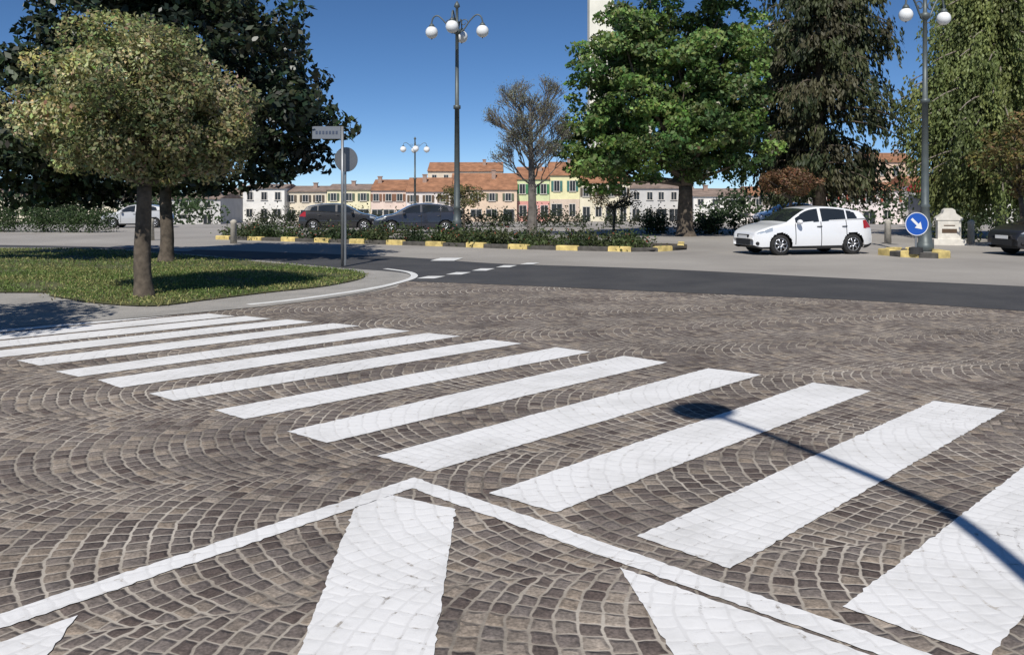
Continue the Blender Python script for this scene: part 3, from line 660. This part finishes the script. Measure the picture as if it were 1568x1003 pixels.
def bl(u0,u1,v_e,v_r,name,*a,y=150.,dep=11,**k):
    zz=gz(y); X=lambda u:(u-784)/1300*y; Z=lambda v:1.6+(308-v)/1300*y-zz
    return building(name,X(u0),X(u1)-.05,y,dep,zz,Z(v_e),Z(v_r),*a,**k)
cream=(.72,.66,.52); pink=(.72,.58,.50); white=(.78,.76,.71); sal=(.72,.56,.42); grey=(.55,.54,.52)
bl(-250,180,300,288,"long_cream_house",cream,m_tile2,cols=12)
bl(180,262,306,296,"white_house",white,m_tile2,y=135,shut=(.1,.07,.05))
bl(262,338,304,294,"grey_house",grey,m_tile2,y=132)
bl(338,372,297,287,"cream_house",cream,m_tile2,shut=(.12,.08,.05),cols=2)
bl(372,436,288,281,"white_tall_house",white,m_tile2,cols=3,y=148)
bl(436,500,293,284,"beige_house",(.72,.64,.5),m_tile2,shut=(.1,.08,.06),cols=3)
bl(500,568,290,281,"yellow_house",(.78,.72,.48),m_tile2,shut=(.08,.12,.08),cols=3)
bl(568,622,291,274,"pink_house",pink,m_tile,shut=(.2,.1,.06),cols=3)
bl(622,690,293,271,"white_pink_house",(.78,.71,.66),m_tile,shut=(.12,.08,.05),cols=3,y=146)
bl(690,792,290,264,"salmon_house",sal,m_tile,shut=(.1,.12,.08),cols=4,y=148)
bl(655,770,262,247,"orange_roof_house",(.68,.58,.46),m_tile,y=185,cols=6,floors=3)
bl(792,842,274,254,"green_yellow_house",(.62,.68,.38),m_tile,shut=(.05,.2,.08),cols=3,ground=(.66,.33,.28))
bl(842,888,268,246,"ochre_yellow_house",(.76,.72,.42),m_tile,shut=(.05,.16,.14),cols=2,ground=(.62,.5,.4))
bl(888,965,280,262,"ochre_house",(.72,.66,.50),m_tile,shut=(.1,.08,.05),cols=4)
bl(965,1062,288,276,"arcade_house",grey,m_tile2,cols=5)
bl(1062,1150,300,288,"white_row_house",white,m_tile2,cols=4,y=140)
bl(1150,1262,299,285,"rose_house",(.74,.66,.62),m_tile,cols=5,y=138,shut=(.1,.08,.05))
bl(1262,1400,291,278,"long_pink_house",(.76,.68,.66),m_tile,cols=5,y=132,shut=(.35,.08,.05))
bl(1340,1405,248,232,"salmon_tall_house",(.66,.48,.36),m_tile,cols=3,y=165,floors=3)
bl(1400,1640,285,268,"white_shop_house",white,m_tile,cols=8,y=128,awn=(-12,-8.5))
bl(1640,1900,280,262,"cream_row_house",cream,m_tile,cols=9,y=128)
e=empty("market_kiosk",(24.8,49,0),0,.9); b=B(); b.box(-1.2,1.2,0,2,0,2.1); b.obj("walls",M("kiosk_wall",(.4,.38,.36),.8),e)
b=B(); b.add([(-1.4,-.9,2.1),(1.4,-.9,2.1),(1.4,2.2,2.5),(-1.4,2.2,2.5),(-1.2,.6,3.2),(1.2,.6,3.2)],[(0,1,5,4),(1,2,5),(2,3,4,5),(3,0,4),(0,3,2,1)]); b.obj("roof",M("awning_red",(.5,.05,.04),.8),e)
b=B(); b.box(-.9,.9,-.03,-.004,.9,1.9); b.obj("counter_window",m_win,e)
e=empty("bell_tower",(18.5,175,-2)); b=B(); b.box(-2.5,2.5,0,5,0,50); b.box(-2.8,2.8,-.3,5.3,50,50.8); b.box(-2.3,2.3,.2,4.8,50.8,58)
b.obj("shaft",M("tower_plaster",(.76,.74,.64),.9,0,.08,.4),e)
b=B()
for zc in (12,22,32): b.box(-.35,.35,-.05,-.004,zc,zc+1.4)
b.box(-1.6,-.3,.15,.196,52,56); b.box(.3,1.6,.15,.196,52,56); b.obj("openings",m_win,e)
b=B(); b.add([(-2.5,0,58),(2.5,0,58),(2.5,5,58),(-2.5,5,58),(0,2.5,66)],[(0,1,4),(1,2,4),(2,3,4),(3,0,4),(0,3,2,1)]); b.obj("spire",m_tile,e)
P=[];C=[]
for i in range(170):
    side=rng.random(); x=rng.uniform(-95,-40) if side<.6 else rng.uniform(24,95); y=rng.uniform(100,118); h=rng.uniform(2,6)
    n=120; v=unit(rng.normal(size=(n,3)))*[2.4,2.4,2.]*rng.random((n,1))**.4; P.append(v+[x,y,h-3 if rng.random()<.6 else h*.4-2]); C.append(np.array([.045,.075,.028])*(.5+.9*rng.random())*(.7+.6*rng.random((n,1))))
e=empty("distant_tree_row"); leaves("foliage",np.concatenate(P),.55,np.concatenate(C),e)

# ---------------------------------------------------------------- light, sky, camera
E=math.radians(48); dx,dy=.2,.98
d=Vector((dx*math.cos(E),dy*math.cos(E),-math.sin(E)))
sl=bpy.data.lights.new("sun","SUN"); sl.energy=4.6; sl.angle=math.radians(.5); sl.color=(1,.955,.89)
so=bpy.data.objects.new("sun",sl); COL.objects.link(so); so.rotation_euler=d.to_track_quat('-Z','Y').to_euler(); so.location=(-5,-10,30)
w=bpy.data.worlds.new("World"); S.world=w; w.use_nodes=True; nt=w.node_tree
sk=nt.nodes.new("ShaderNodeTexSky"); sk.sky_type='NISHITA'; sk.sun_disc=False; sk.sun_elevation=E; sk.sun_rotation=math.atan2(-dx,-dy)%(2*math.pi); sk.air_density=.5; sk.dust_density=0; sk.ozone_density=3; sk.altitude=600
hs=nt.nodes.new("ShaderNodeHueSaturation"); hs.inputs["Saturation"].default_value=1.15; hs.inputs["Value"].default_value=1.
nt.links.new(sk.outputs[0],hs.inputs["Color"])
bg=nt.nodes["Background"]; bg.inputs[1].default_value=.1; nt.links.new(hs.outputs[0],bg.inputs[0])
cd=bpy.data.cameras.new("camera"); cd.lens=1300/1568*36; cd.sensor_width=36; cd.clip_end=2000; cd.clip_start=.05; cd.shift_y=-(501.5-308)/1568
c=bpy.data.objects.new("camera",cd); COL.objects.link(c); c.location=(0,0,1.6); c.rotation_euler=(math.radians(90),0,0); S.camera=c
